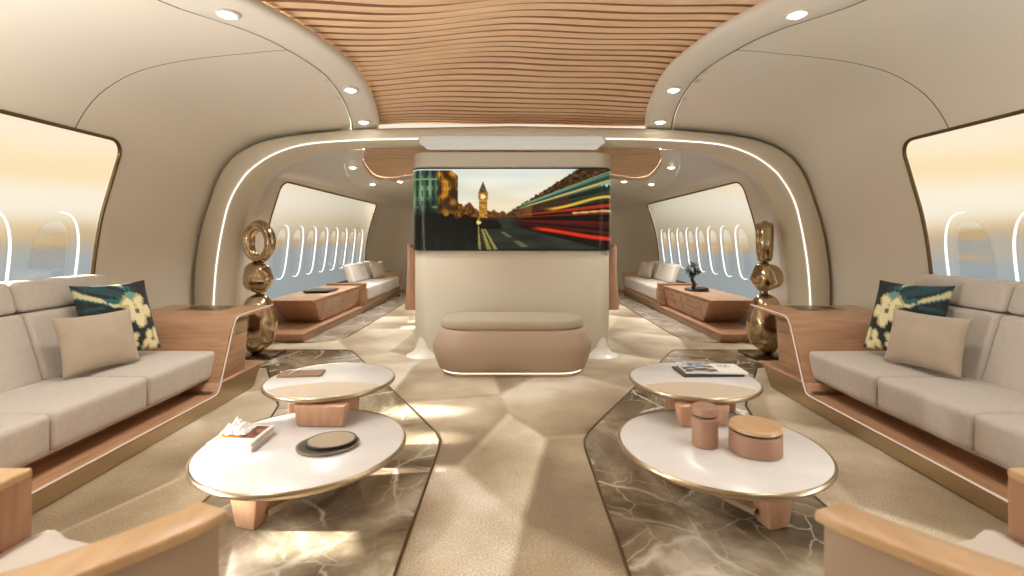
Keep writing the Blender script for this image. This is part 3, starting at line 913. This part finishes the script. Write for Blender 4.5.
for m in (-1, 1):
    MX[0] = m; sd = SIDE[m]
    what = {-1: 'carrying books and grey dishes', 1: 'carrying the tan canister and round box'}[m]
    t = thing('coffee_table', 'lower round white marble coffee table %s' % what, 'coffee table', (LC[0], LC[1], 0), 'low round marble tables')
    obj('top', top_disc(LC, LR, LZ), M['marblew'], t, sharp=40)
    obj('rim', rim_band(LC, LR, LZ), M['brass'], t, sharp=60)
    zt_ = LZ-.028
    for cx, cy, an in ((1.135, 2.135, .30), (.84, 2.50, -.9), (.66, 2.20, 1.4)):
        if cx > .7: obj('leg', wedge(cx, cy, an, .22, .10, .12, .08, .004, zt_), M['woodz'], t)
    obj('leg', wedge(1.17, 2.42, -1.0, .16, .10, .08, .07, .004, zt_), M['woodz'], t)
    p0, p1 = Vector((1.08, 2.14, 0)), Vector((.86, 2.47, 0)); nn = Vector((p1.y-p0.y, p0.x-p1.x, 0)).normalized()*.035
    obj('stretcher', prism([tuple((p0+nn)[:2]), tuple((p1+nn)[:2]), tuple((p1-nn)[:2]), tuple((p0-nn)[:2])], .045, .075, 'Z', .004, 1), M['brass'], t)
    what = {-1: 'with a brown notebook on it', 1: 'with magazines on it'}[m]
    t = thing('side_table', 'higher round marble table %s, overlapping the lower coffee table' % what, 'table', (UC[0], UC[1], 0), 'higher round marble tables')
    obj('top', top_disc(UC, UR, UZ), M['marblew'], t, sharp=40)
    obj('rim', rim_band(UC, UR, UZ), M['brass'], t, sharp=60)
    # woven inlay: the part of the top above the lower table
    lens = []
    dx, dy = UC[0]-LC[0], UC[1]-LC[1]; dd = math.hypot(dx, dy); base = math.atan2(dy, dx)
    r1, r2 = LR+.03, UR-.014
    a1 = math.acos((dd*dd+r1*r1-r2*r2)/(2*dd*r1)); a2 = math.acos((dd*dd+r2*r2-r1*r1)/(2*dd*r2))
    for i in range(33):
        q = base-a1+2*a1*i/32; lens.append((LC[0]+r1*math.cos(q), LC[1]+r1*math.sin(q)))
    for i in range(1, 32):
        q = base+PI-a2+2*a2*i/32; lens.append((UC[0]+r2*math.cos(q), UC[1]+r2*math.sin(q)))
    obj('inlay', prism(lens, UZ-.002, UZ+.0015, 'Z'), M['inlay'], t, sharp=30)
    obj('leg', wedge(.915, 2.36, .06, .25, .225, .07, .06, LZ+.001, UZ-.03), M['woodz'], t)
    for cx, cy, an in ((1.20, 2.70, 1.2), (.98, 2.90, -.3)):
        obj('leg', wedge(cx, cy, an, .17, .12, .055, .05, .004, UZ-.03), M['woodz'], t)
MX[0] = 1

# things on the tables
def book(x0, x1, y0, y1, z, h, par, cover_m, name=None):
    obj('pages', box(x0+.004, x1-.003, y0+.003, y1-.003, z+.003, z+h-.003), M['pages'], par, smooth=False)
    obj('cover', join(box(x0, x1, y0, y1, z, z+.003, .0008, 1), box(x0, x1, y0, y1, z+h-.003, z+h, .0008, 1), box(x0, x0+.003, y0, y1, z, z+h, .0008, 1)), cover_m, par)
def grid_print(name, x0, x1, y0, y1, z, fn, par, nx=36, ny=30):
    V, cl = [], []
    for j in range(ny+1):
        for i in range(nx+1):
            V.append((x0+(x1-x0)*i/nx, y0+(y1-y0)*j/ny, z)); cl.append(fn(i/nx, j/ny))
    F = [(j*(nx+1)+i, j*(nx+1)+i+1, (j+1)*(nx+1)+i+1, (j+1)*(nx+1)+i) for j in range(ny) for i in range(nx)]
    o = obj(name, (V, F), M['cover'], par, smooth=False, recalc=False)
    ca = o.data.color_attributes.new('Col', 'FLOAT_COLOR', 'POINT')
    for i, c in enumerate(cl): ca.data[i].color = lin(c)
    return o
z0 = LZ+.0005
bx0, bx1, by0, by1 = -1.278, -1.088, 2.048, 2.25
for k, (dz, lb) in enumerate(((0, 'white book at the bottom of the stack on the lower coffee table'), (.021, 'white book with brown picture cover, on top of the stack under a tissue'))):
    t = thing('book', lb, 'book', (bx0+.095, by0+.1, z0+dz), 'books on the coffee table')
    book(bx0, bx1, by0, by1, z0+dz, .0205, t, M['paper'])
    if k:
        def cov(u, v):
            if v < .24:
                return (30, 30, 30) if (.10 < v < .15 and .42 < u < .72 and (u*26) % 1 < .5) else (234, 230, 224)
            if u < .06 or u > .94 or v > .95: return (234, 230, 224)
            n = noise.noise((u*3, v*3, 4))
            if u < .52 and v < .5: return (226, 166, 60) if n > -.2 else (206, 120, 40)
            return (120, 64, 42) if n > .05 else ((78, 44, 32) if n > -.2 else (160, 110, 80))
        grid_print('cover_print', bx0+.004, bx1-.004, by0+.004, by1-.004, z0+dz+.0208, cov, t)
# crumpled tissue on the books
V, F = [], []
n = 30
for j in range(n+1):
    for i in range(n+1):
        u, v = -1+2*i/n, -1+2*j/n
        r = max(abs(u), abs(v))
        h = .052*(1-r**2)*(.45+.75*abs(noise.noise((u*2.2, v*2.2, 3.3)))*1.5)+.018*abs(noise.noise((u*5, v*5, 8)))
        V.append((-1.215+u*.058*(1+.25*noise.noise((v*2, u, 5))), 2.172+v*.048*(1+.3*noise.noise((u*2, v, 6))), z0+.0435+max(.0005, h)))
F = [(j*(n+1)+i, j*(n+1)+i+1, (j+1)*(n+1)+i+1, (j+1)*(n+1)+i) for j in range(n) for i in range(n)]
o = obj('tissue', (V, F), M['tissue'], origin=(-1.195, 2.165, z0+.0435), sharp=None); o['label'] = 'crumpled white tissue lying on the stack of books'; o['category'] = 'tissue'
# two dishes
def dish(c, r, z, h, body, inn, label, ang):
    t = thing('dish', label, 'dish', (c[0], c[1], z), 'stacked stoneware dishes')
    sx, sy = 1.0, .86
    obj('bowl', rot(lathe([(.001, 0), (r*.9, 0), (r*.985, .004), (r, h*.6), (r, h-.001), (r-.004, h), (r-.008, h-.002), (.001, h-.002)], (c[0], c[1], z), 48, sx, sy), ang, (c[0], c[1], 0)), body, t, sharp=50)
    obj('glaze', rot(lathe([(.001, h-.003), (r-.010, h-.003), (r-.010, h-.0008), (.001, h-.0008)], (c[0], c[1], z), 48, sx, sy), ang, (c[0], c[1], 0)), inn, t)
dish((-.795, 2.118), .130, z0, .014, M['grey'], M['greyd'], 'larger grey oval dish at the bottom of the pair on the coffee table', .25)
dish((-.785, 2.13), .106, z0+.0142, .012, M['greyd'], M['tanin'], 'smaller tan dish with dark rim, nested in the larger grey dish', .25)
# notebook with strap on the higher left table
t = thing('notebook', 'flat brown leather notebook with pale cord on the higher table', 'notebook', (-1.17, 2.75, UZ))
zz = UZ+.0005
obj('cover', rot(box(-1.30, -1.065, 2.70, 2.81, zz, zz+.012, .003, 2), .12, (-1.18, 2.75, 0)), M['brownl'], t)
obj('cord', tube(crom([(-1.235, 2.70, zz+.014), (-1.225, 2.755, zz+.016), (-1.21, 2.815, zz+.014), (-1.235, 2.84, zz+.006), (-1.29, 2.83, zz+.004), (-1.32, 2.79, zz+.004)], 6), .0028, 6), M['paper'], t)
# canister and round box
t = thing('canister', 'tall tan stoneware canister with lid on the right coffee table', 'canister', (.838, 2.13, LZ))
obj('body', lathe([(.001, 0), (.050, 0), (.054, .004), (.054, .122), (.048, .127), (.001, .127)], (.838, 2.13, z0), 40), M['clay'], t)
obj('collar', lathe([(.001, .127), (.044, .127), (.044, .136), (.001, .136)], (.838, 2.13, z0), 40), M['dark'], t)
obj('lid', lathe([(.001, .136), (.053, .136), (.056, .140), (.054, .168), (.050, .172), (.001, .173)], (.838, 2.13, z0), 40), M['clay'], t)
t = thing('round_box', 'low tan stoneware box with flat wooden lid on the right coffee table', 'box', (1.028, 2.07, LZ))
obj('body', lathe([(.001, 0), (.098, 0), (.104, .005), (.104, .082), (.098, .087), (.001, .087)], (1.028, 2.07, z0), 56), M['clay'], t)
obj('collar', lathe([(.001, .087), (.094, .087), (.094, .095), (.001, .095)], (1.028, 2.07, z0), 56), M['dark'], t)
obj('lid', lathe([(.001, .095), (.098, .095), (.103, .099), (.103, .112), (.098, .116), (.001, .116)], (1.028, 2.07, z0), 56), M['woodl'], t)
# magazines
def mag(u, v):
    if u > .55:
        if .55 < v < .9 and .64 < u < .86 and noise.noise((u*30, v*16, 2)) > .12: return (40, 40, 42)
        return (232, 230, 228)
    n = noise.noise((u*7, v*7, 2))
    if v > .55: return (86, 128, 170) if n > .1 else ((30, 34, 40) if n < -.15 else (196, 204, 210))
    return (24, 26, 30) if n < .12 else ((150, 150, 150) if n < .3 else (216, 210, 200))
for k, (dx, dy, a, lb) in enumerate(((-.02, .0, .02, 'dark-edged magazine underneath the other on the higher right table'), (0.005, .008, -.04, 'open magazine with blue and dark photos, on top of another on the higher table'))):
    zz = UZ+.0008+k*.0125
    cx, cy = 1.135+dx, 2.80+dy
    t = thing('magazine', lb, 'magazine', (cx, cy, zz), 'magazines on the higher table')
    t.rotation_euler = (0, 0, a)
    obj('pages', box(cx-.17, cx+.17, cy-.095, cy+.095, zz, zz+.0115, .002, 1), M['dark'] if k == 0 else M['paper'], t)
    if k: grid_print('cover_print', cx-.168, cx+.168, cy-.093, cy+.093, zz+.0119, mag, t)

# ------------------------------------------------------------------ armchairs in the foreground corners
U_PATH = [(.728, 1.190), (.757, 1.132), (.835, 1.035), (.94, .92), (1.04, .80), (1.085, .70), (1.15, .62), (1.28, .595), (1.38, .66), (1.41, .80), (1.412, 1.10), (1.412, 1.385)]
def ushell(path, w_in, w_out, z0f, z1f):
    """thick wall following a plan path; outer side to the right of travel"""
    P_ = crom(path, 6); L_ = []
    nP = len(P_)
    for i, p in enumerate(P_):
        a, b = P_[max(0, i-1)], P_[min(nP-1, i+1)]
        tx, ty = b[0]-a[0], b[1]-a[1]; l = math.hypot(tx, ty); nx, ny = ty/l, -tx/l   # right of travel = outside? (path runs clockwise seen from above is inverted below)
        f = i/(nP-1); z0_, z1_ = z0f(f), z1f(f)
        A = (p[0]+nx*w_out, p[1]+ny*w_out); B = (p[0]-nx*w_in, p[1]-ny*w_in)
        e = .006
        L_.append([(A[0], A[1], z0_), (A[0], A[1], z1_-e), (A[0]-nx*e*.4, A[1]-ny*e*.4, z1_-e*.3), (A[0]-nx*e, A[1]-ny*e, z1_), (B[0]+nx*e, B[1]+ny*e, z1_), (B[0]+nx*e*.4, B[1]+ny*e*.4, z1_-e*.3), (B[0], B[1], z1_-e), (B[0], B[1], z0_)])
    return loft(L_, True, True, True)
def armchair(m, shift):
    MX[0] = m
    t = thing('armchair', 'cream tub armchair with oak-topped arms, beside the %s sofa' % SIDE[m], 'armchair', (1.15+shift, 1.0, 0), 'foreground armchairs')
    pth = [(x+shift, y) for x, y in U_PATH]
    rise = lambda f: .60+.16*math.sin(PI*max(0, min(1, (f-.25)/.5)))**2
    # outside of the path is the right-hand side when travelling from the aisle arm round the back
    obj('arm_cap', ushell(pth, .056, .056, lambda f: rise(f)-.022, rise), M['woodl'], t, sharp=45)
    inset = crom(pth, 3)
    a, b = Vector(inset[0]), Vector(inset[1]); d = (b-a).normalized()*.018
    inset[0] = (inset[0][0]+d.x, inset[0][1]+d.y)
    obj('outer_shell', ushell(inset, .03, .044, lambda f: .10, lambda f: rise(f)-.0225), M['taupe'], t, sharp=45)
    obj('inner_lining', ushell(pth[1:-1]+[(pth[-1][0], pth[-1][1]-.001)], .0558, -.031, lambda f: .16, lambda f: rise(f)-.0225), M['woodz'], t, sharp=45)
    seat = [(.84, 1.225), (1.05, 1.32), (1.23, 1.375), (1.352, 1.385), (1.352, .85), (1.31, .70), (1.24, .66), (1.16, .71), (1.10, .86), (.96, 1.05)]
    seat = [(x+shift, y) for x, y in seat]
    cx = sum(p[0] for p in seat)/len(seat); cy = sum(p[1] for p in seat)/len(seat)
    sp = crom(seat, 5, True)
    L_ = []
    for z, k in ((.20, .97), (.215, .99), (.38, .99), (.405, .975), (.418, .94), (.424, .80), (.428, .4)):
        L_.append([(cx+(x-cx)*k, cy+(y-cy)*k, z) for x, y in sp])
    obj('seat', loft(L_, True, True, True), M['cream'], t, sharp=60)
    obj('base', loft([[(cx+(x-cx)*.78, cy+(y-cy)*.78, z) for x, y in sp] for z in (.002, .20)], True, True, True), M['woodd'], t)
armchair(-1, 0); armchair(1, .045)
MX[0] = 1

# ------------------------------------------------------------------ bronze sculptures
def blob(c, r, tilt, dent, seed, n=40):
    loops = []
    for j in range(1, n):
        th = PI*j/n; L_ = []
        for i in range(n*2):
            ph = 2*PI*i/(n*2)
            d = Vector((math.sin(th)*math.cos(ph), math.sin(th)*math.sin(ph), math.cos(th)))
            k = 1+dent*noise.noise(d*1.3+Vector((seed, 0, 0)))
            L_.append((c[0]+d.x*r[0]*k, c[1]+d.y*r[1]*k, c[2]+d.z*r[2]*k))
        loops.append(L_)
    return loft(loops, True, True, True)
def sculpture(m):
    MX[0] = m
    t = thing('sculpture', {-1: 'stacked polished bronze sculpture with an open oval ring facing forward, left of the aisle', 1: 'stacked polished bronze sculpture with its ring turned sideways, right of the aisle'}[m], 'sculpture', (2.68, 5.2, 0), 'bronze sculptures by the arch')
    x, y = 2.68, 5.18
    obj('base_plate', box(x-.21, x+.17, y-.17, y+.19, .004, .03, .004, 2), M['brassd'], t)
    obj('lower_pebble', blob((x, y, .355), (.188, .17, .325), 0, .10, 2.0), M['bronze'], t, sharp=None)
    obj('middle_pebble', blob((x+.005, y, .835), (.155, .14, .158), 0, .17, 5.0 if m < 0 else 9.0), M['bronze'], t, sharp=None)
    # ring with grooved layers
    zc, a, b = 1.205, .126, .178
    yaw = 0.15 if m < 0 else 1.0
    loops = []
    N_ = 64
    for i in range(N_+1):
        q = 2*PI*i/N_
        cx_, cz_ = a*math.cos(q), b*math.sin(q)
        nx_, nz_ = math.cos(q)*b, math.sin(q)*a; l = math.hypot(nx_, nz_); nx_, nz_ = nx_/l, nz_/l
        L_ = []
        for k in range(36):
            p = 2*PI*k/36
            rr = (.045+.006*math.cos(5*p))*(1+.10*math.sin(q+.4))
            dx, dy = rr*math.cos(p), rr*1.5*math.sin(p)
            vx, vz = cx_+nx_*dx, cz_+nz_*dx
            L_.append((x-.01+vx*math.cos(yaw)-dy*math.sin(yaw), y+vx*math.sin(yaw)+dy*math.cos(yaw), zc+vz))
        loops.append(L_)
    obj('top_ring', loft(loops, True), M['bronze'], t, sharp=None)
    obj('joint', lathe([(.03, .655), (.022, .675), (.022, .69), (.03, .70)], (x, y, 0), 20), M['brassd'], t)
    obj('joint', lathe([(.035, .965), (.022, .98), (.03, 1.0)], (x, y, 0), 20), M['brassd'], t)
for m in (-1, 1): sculpture(m)
MX[0] = 1

# ------------------------------------------------------------------ rear cabin furniture
def sideboard(m):
    MX[0] = m; sd = SIDE[m]
    t = thing('platform', 'long low oak platform under the cabinet and sofa, %s side of the rear cabin' % sd, 'platform', (2.75, 8.2, 0), 'rear cabin platforms')
    obj('plinth', prism([(5.86, .004), (10.9, .004), (10.9, .085), (5.82, .085)], 2.485, 3.05, 'X', .01, 2), M['wood'], t)
    obj('plinth_top', prism([(5.80, .086), (10.9, .086), (10.9, .115), (5.80, .115)], 2.475, 3.05, 'X', .008, 2), M['woodx'], t)
    t = thing('sideboard', 'long low oak drawer cabinet along the %s wall of the rear cabin' % sd, 'sideboard', (2.75, 7.2, .118), 'rear cabin sideboards')
    obj('body', hexa([(2.575, 6.62, .118), (3.08, 6.62, .118), (3.08, 8.20, .118), (2.575, 8.20, .118), (2.50, 6.22, .44), (3.08, 6.22, .44), (3.08, 8.08, .44), (2.50, 8.08, .44)], .02, 3), M['wood'], t)
    obj('top', hexa([(2.495, 6.16, .441), (3.10, 6.16, .441), (3.10, 8.08, .441), (2.495, 8.08, .441), (2.495, 6.13, .468), (3.10, 6.13, .468), (3.10, 8.08, .468), (2.495, 8.08, .468)], .006, 2), M['woodx'], t)
    for i, (ya, yb) in enumerate(((6.55, 7.28), (7.31, 8.04))):
        for za, zb in ((.16, .285), (.295, .42)):
            xa = lambda z: 2.575-.075*(z-.118)/.322
            d = obj('drawer', hexa([(xa(za)-.006, ya, za), (xa(za)+.02, ya, za), (xa(za)+.02, yb, za), (xa(za)-.006, yb, za), (xa(zb)-.006, ya, zb), (xa(zb)+.02, ya, zb), (xa(zb)+.02, yb, zb), (xa(zb)-.006, yb, zb)], .003, 1), M['wood'], t)
            zm = (za+zb)/2; ym = (ya+yb)/2
            obj('handle', box(xa(zm)-.022, xa(zm)-.004, ym-.06, ym+.06, zm-.006, zm+.006, .003, 1), M['brass'], d)
    s = thing('rear_sofa', 'small pale sofa with oak sides beyond the drawer cabinet, %s wall of the rear cabin' % sd, 'sofa', (2.75, 9.3, .115), 'rear cabin sofas')
    for ya, lean in ((8.12, -1), (10.55, 1)):
        obj('arm', hexa([(2.45, ya+.08*(lean < 0)-.0, .117), (3.08, ya+.08*(lean < 0), .117), (3.08, ya+.14+.04*(lean < 0), .117), (2.45, ya+.14+.04*(lean < 0), .117), (2.42, ya-.0+.2*(lean > 0), .50), (3.08, ya+.2*(lean > 0), .50), (3.08, ya+.06+.24*(lean > 0), .50), (2.42, ya+.06+.24*(lean > 0), .50)], .012, 2), M['woodx'], s)
    obj('seat_base', box(2.44, 3.08, 8.30, 10.56, .118, .20, .01, 2), M['wood'], s)
    for k in range(3):
        obj('seat_cushion', cushion_block(2.42, 3.05, 8.275+k*.765, 8.275+k*.765+.755, .20, .42, .03, .01), M['fabric'], s)
    for k in range(2):
        obj('back_cushion', shear_back(cushion_block(2.86, 3.0, 8.95+k*.8, 8.95+k*.8+.79, .425, .76, .04, 0), .425, .76, .12), M['cream'], s)
    pv = place(pillow(.42, .34, .13, 16), (-.35, .93, 0), (.3, .05, .95), (2.74, 10.02, .60))
    o = obj('suede_pillow', pv, M['suede'], origin=(2.74*m, 10.02, .43), sharp=None)
    o['label'] = 'small beige pillow on the %s sofa of the rear cabin' % sd; o['category'] = 'pillow'
    # tub chairs behind the media wall
    c = thing('dining_chair', 'oak-shelled chair half hidden behind the %s end of the media wall' % sd, 'chair', (1.02, 6.3, 0), 'chairs behind the media wall')
    pth = [(.74, 6.62), (1.02, 6.64), (1.24, 6.58), (1.30, 6.34), (1.26, 6.10), (1.02, 6.02), (.76, 6.04)]
    L_ = []
    P_ = crom(pth, 5)
    for i, p in enumerate(P_):
        a, b = P_[max(0, i-1)], P_[min(len(P_)-1, i+1)]
        tx, ty = b[0]-a[0], b[1]-a[1]; l = math.hypot(tx, ty); nx_, ny_ = -ty/l, tx/l
        f = abs(i/(len(P_)-1)*2-1); zt2 = 1.17-.35*f*f
        L_.append([(p[0]-nx_*(.0), p[1]-ny_*.0, zt2), (p[0]-nx_*.02, p[1]-ny_*.02, .85), (p[0]+nx_*.03, p[1]+ny_*.03, .34+.06*f), (p[0]+nx_*.055, p[1]+ny_*.055, .34+.06*f), (p[0]+nx_*.025, p[1]+ny_*.025, .85), (p[0]+nx_*.025, p[1]+ny_*.025, zt2)])
    obj('shell', loft(L_, True, True, True), M['woodz'], c, sharp=45)
    obj('seat', cushion_block(.76, 1.20, 6.12, 6.54, .36, .48, .05, .01), M['cream'], c)
    obj('pedestal', lathe([(.20, .004), (.19, .02), (.04, .04), (.035, .355), (.12, .362)], (.98, 6.33, 0), 32), M['brass'], c)
for m in (-1, 1): sideboard(m)
MX[0] = -1
o = obj('tray', join(hexa([(2.62, 6.95, .4695), (2.95, 6.95, .4695), (2.95, 7.35, .4695), (2.62, 7.35, .4695), (2.60, 6.92, .50), (2.97, 6.92, .50), (2.97, 7.38, .50), (2.60, 7.38, .50)], .008, 2)), M['dark'], origin=(-2.78, 7.15, .47))
o['label'] = 'flat dark tray on the left drawer cabinet'; o['category'] = 'tray'
MX[0] = 1
t = thing('bonsai', 'small dark bonsai tree on a low dark tray, standing on the right drawer cabinet', 'bonsai', (2.75, 7.3, .469))
obj('tray', lathe([(.001, .0), (.15, .0), (.17, .008), (.17, .022), (.16, .022), (.155, .014), (.001, .014)], (2.75, 7.3, .4695), 40, 1.0, 1.25), M['dark'], t)
obj('trunk', tube(crom([(2.72, 7.36, .483), (2.735, 7.36, .56), (2.705, 7.36, .64), (2.75, 7.36, .72), (2.73, 7.36, .80)], 6), lambda f: .034-.018*f, 10), M['dark'], t)
obj('rock', blob((2.80, 7.24, .505), (.09, .11, .026), 0, .3, 4, 14), M['greyd'], t)
V, F = [], []
for cx_, cz_, r in ((2.72, .83, .07), (2.66, .76, .055), (2.79, .74, .05), (2.70, .70, .05)):
    for k in range(70):
        d = Vector((random.gauss(0, 1), random.gauss(0, 1), random.gauss(0, .8))).normalized()*r*random.uniform(.3, 1)
        p = Vector((cx_, 7.36, cz_))+d*1.15; a = Vector((random.gauss(0, 1), random.gauss(0, 1), random.gauss(0, 1))).normalized(); b = a.orthogonal().normalized()
        nn = len(V); V += [tuple(p-a*.022), tuple(p+b*.012), tuple(p+a*.022), tuple(p-b*.012)]; F.append((nn, nn+1, nn+2, nn+3))
obj('foliage', (V, F), M['green'], t, smooth=False, recalc=False)

# ------------------------------------------------------------------ sky, sun, camera
w = bpy.data.worlds.new('sky'); S.world = w; w.use_nodes = True
nt = w.node_tree; N = nt.nodes.new; L = nt.links.new
bg = nt.nodes['Background']
tc = N('ShaderNodeTexCoord'); mp = N('ShaderNodeMapping'); mp.inputs['Scale'].default_value = (2.2, 2.2, 16)
L(tc.outputs['Generated'], mp.inputs['Vector'])
n1 = N('ShaderNodeTexNoise'); n1.inputs['Scale'].default_value = 1.6; n1.inputs['Detail'].default_value = 4; L(mp.outputs['Vector'], n1.inputs['Vector'])
sp = N('ShaderNodeSeparateXYZ'); L(tc.outputs['Generated'], sp.inputs[0])
ma = N('ShaderNodeMath'); ma.operation = 'MULTIPLY_ADD'; ma.inputs[1].default_value = .10; L(n1.outputs['Fac'], ma.inputs[0]); L(sp.outputs['Z'], ma.inputs[2])
mr = N('ShaderNodeMapRange'); mr.inputs[1].default_value = -.20+.05; mr.inputs[2].default_value = .30+.05; L(ma.outputs[0], mr.inputs[0])
# fac .4 is the horizon; .02 per .01 of elevation
r = ramp(nt, [(0, (138, 148, 152)), (.31, (158, 166, 168)), (.36, (172, 166, 154)), (.39, (204, 172, 124)), (.425, (228, 212, 180)), (.47, (238, 232, 218)), (.515, (240, 230, 208)), (.57, (240, 214, 166)), (.68, (242, 228, 202)), (1, (226, 216, 200))], mr.outputs[0])
L(r.outputs['Color'], bg.inputs['Color']); bg.inputs['Strength'].default_value = .64

for m in (-1, 1):          # added fill lamps behind the sofas, invented to brighten walls and ceiling
    for x, y, z, ln, en in ((3.02, 1.4, 1.0, 4.4, 100),):
        al = bpy.data.lights.new('wall_wash', 'AREA'); al.shape = 'RECTANGLE'; al.size = ln; al.size_y = .05; al.energy = en*(1.1 if m < 0 else .22); al.color = (1, .97, .92)
        ao = bpy.data.objects.new('wall_wash', al); C.objects.link(ao); ao.location = (x*m, y, z)
        q = Vector((-.75*m, 0, 1)).to_track_quat('-Z', 'X'); ao.rotation_euler = q.to_euler()
sl = bpy.data.lights.new('sun', 'SUN'); sl.energy = 16; sl.color = (1, .92, .80); sl.angle = math.radians(2.5)
so = bpy.data.objects.new('sun', sl); C.objects.link(so)
d = Vector((1, .05, -.49))
so.rotation_euler = d.to_track_quat('-Z', 'Y').to_euler()

cd = bpy.data.cameras.new('camera'); co = bpy.data.objects.new('camera', cd); C.objects.link(co)
co.location = (0, 0, 1.25); co.rotation_euler = (PI/2, 0, 0)
cd.sensor_width = 36; cd.lens = 36*490/1024; cd.shift_y = -50/1024; cd.shift_x = 0
cd.clip_start = .02
cd.dof.use_dof = True; cd.dof.focus_distance = 3.6; cd.dof.aperture_fstop = 1.8
S.camera = co
S.view_settings.view_transform = 'Standard'
try: S.view_settings.look = 'None'
except Exception: pass
S.view_settings.gamma = 1; S.view_settings.use_curve_mapping = False
S.view_settings.exposure = 0.85
S.cycles.sample_clamp_indirect = 3.0
S.cycles.use_denoising = True
S.cycles.max_bounces = 12; S.cycles.diffuse_bounces = 6
for o in S.objects:
    if '_o' in o: del o['_o']
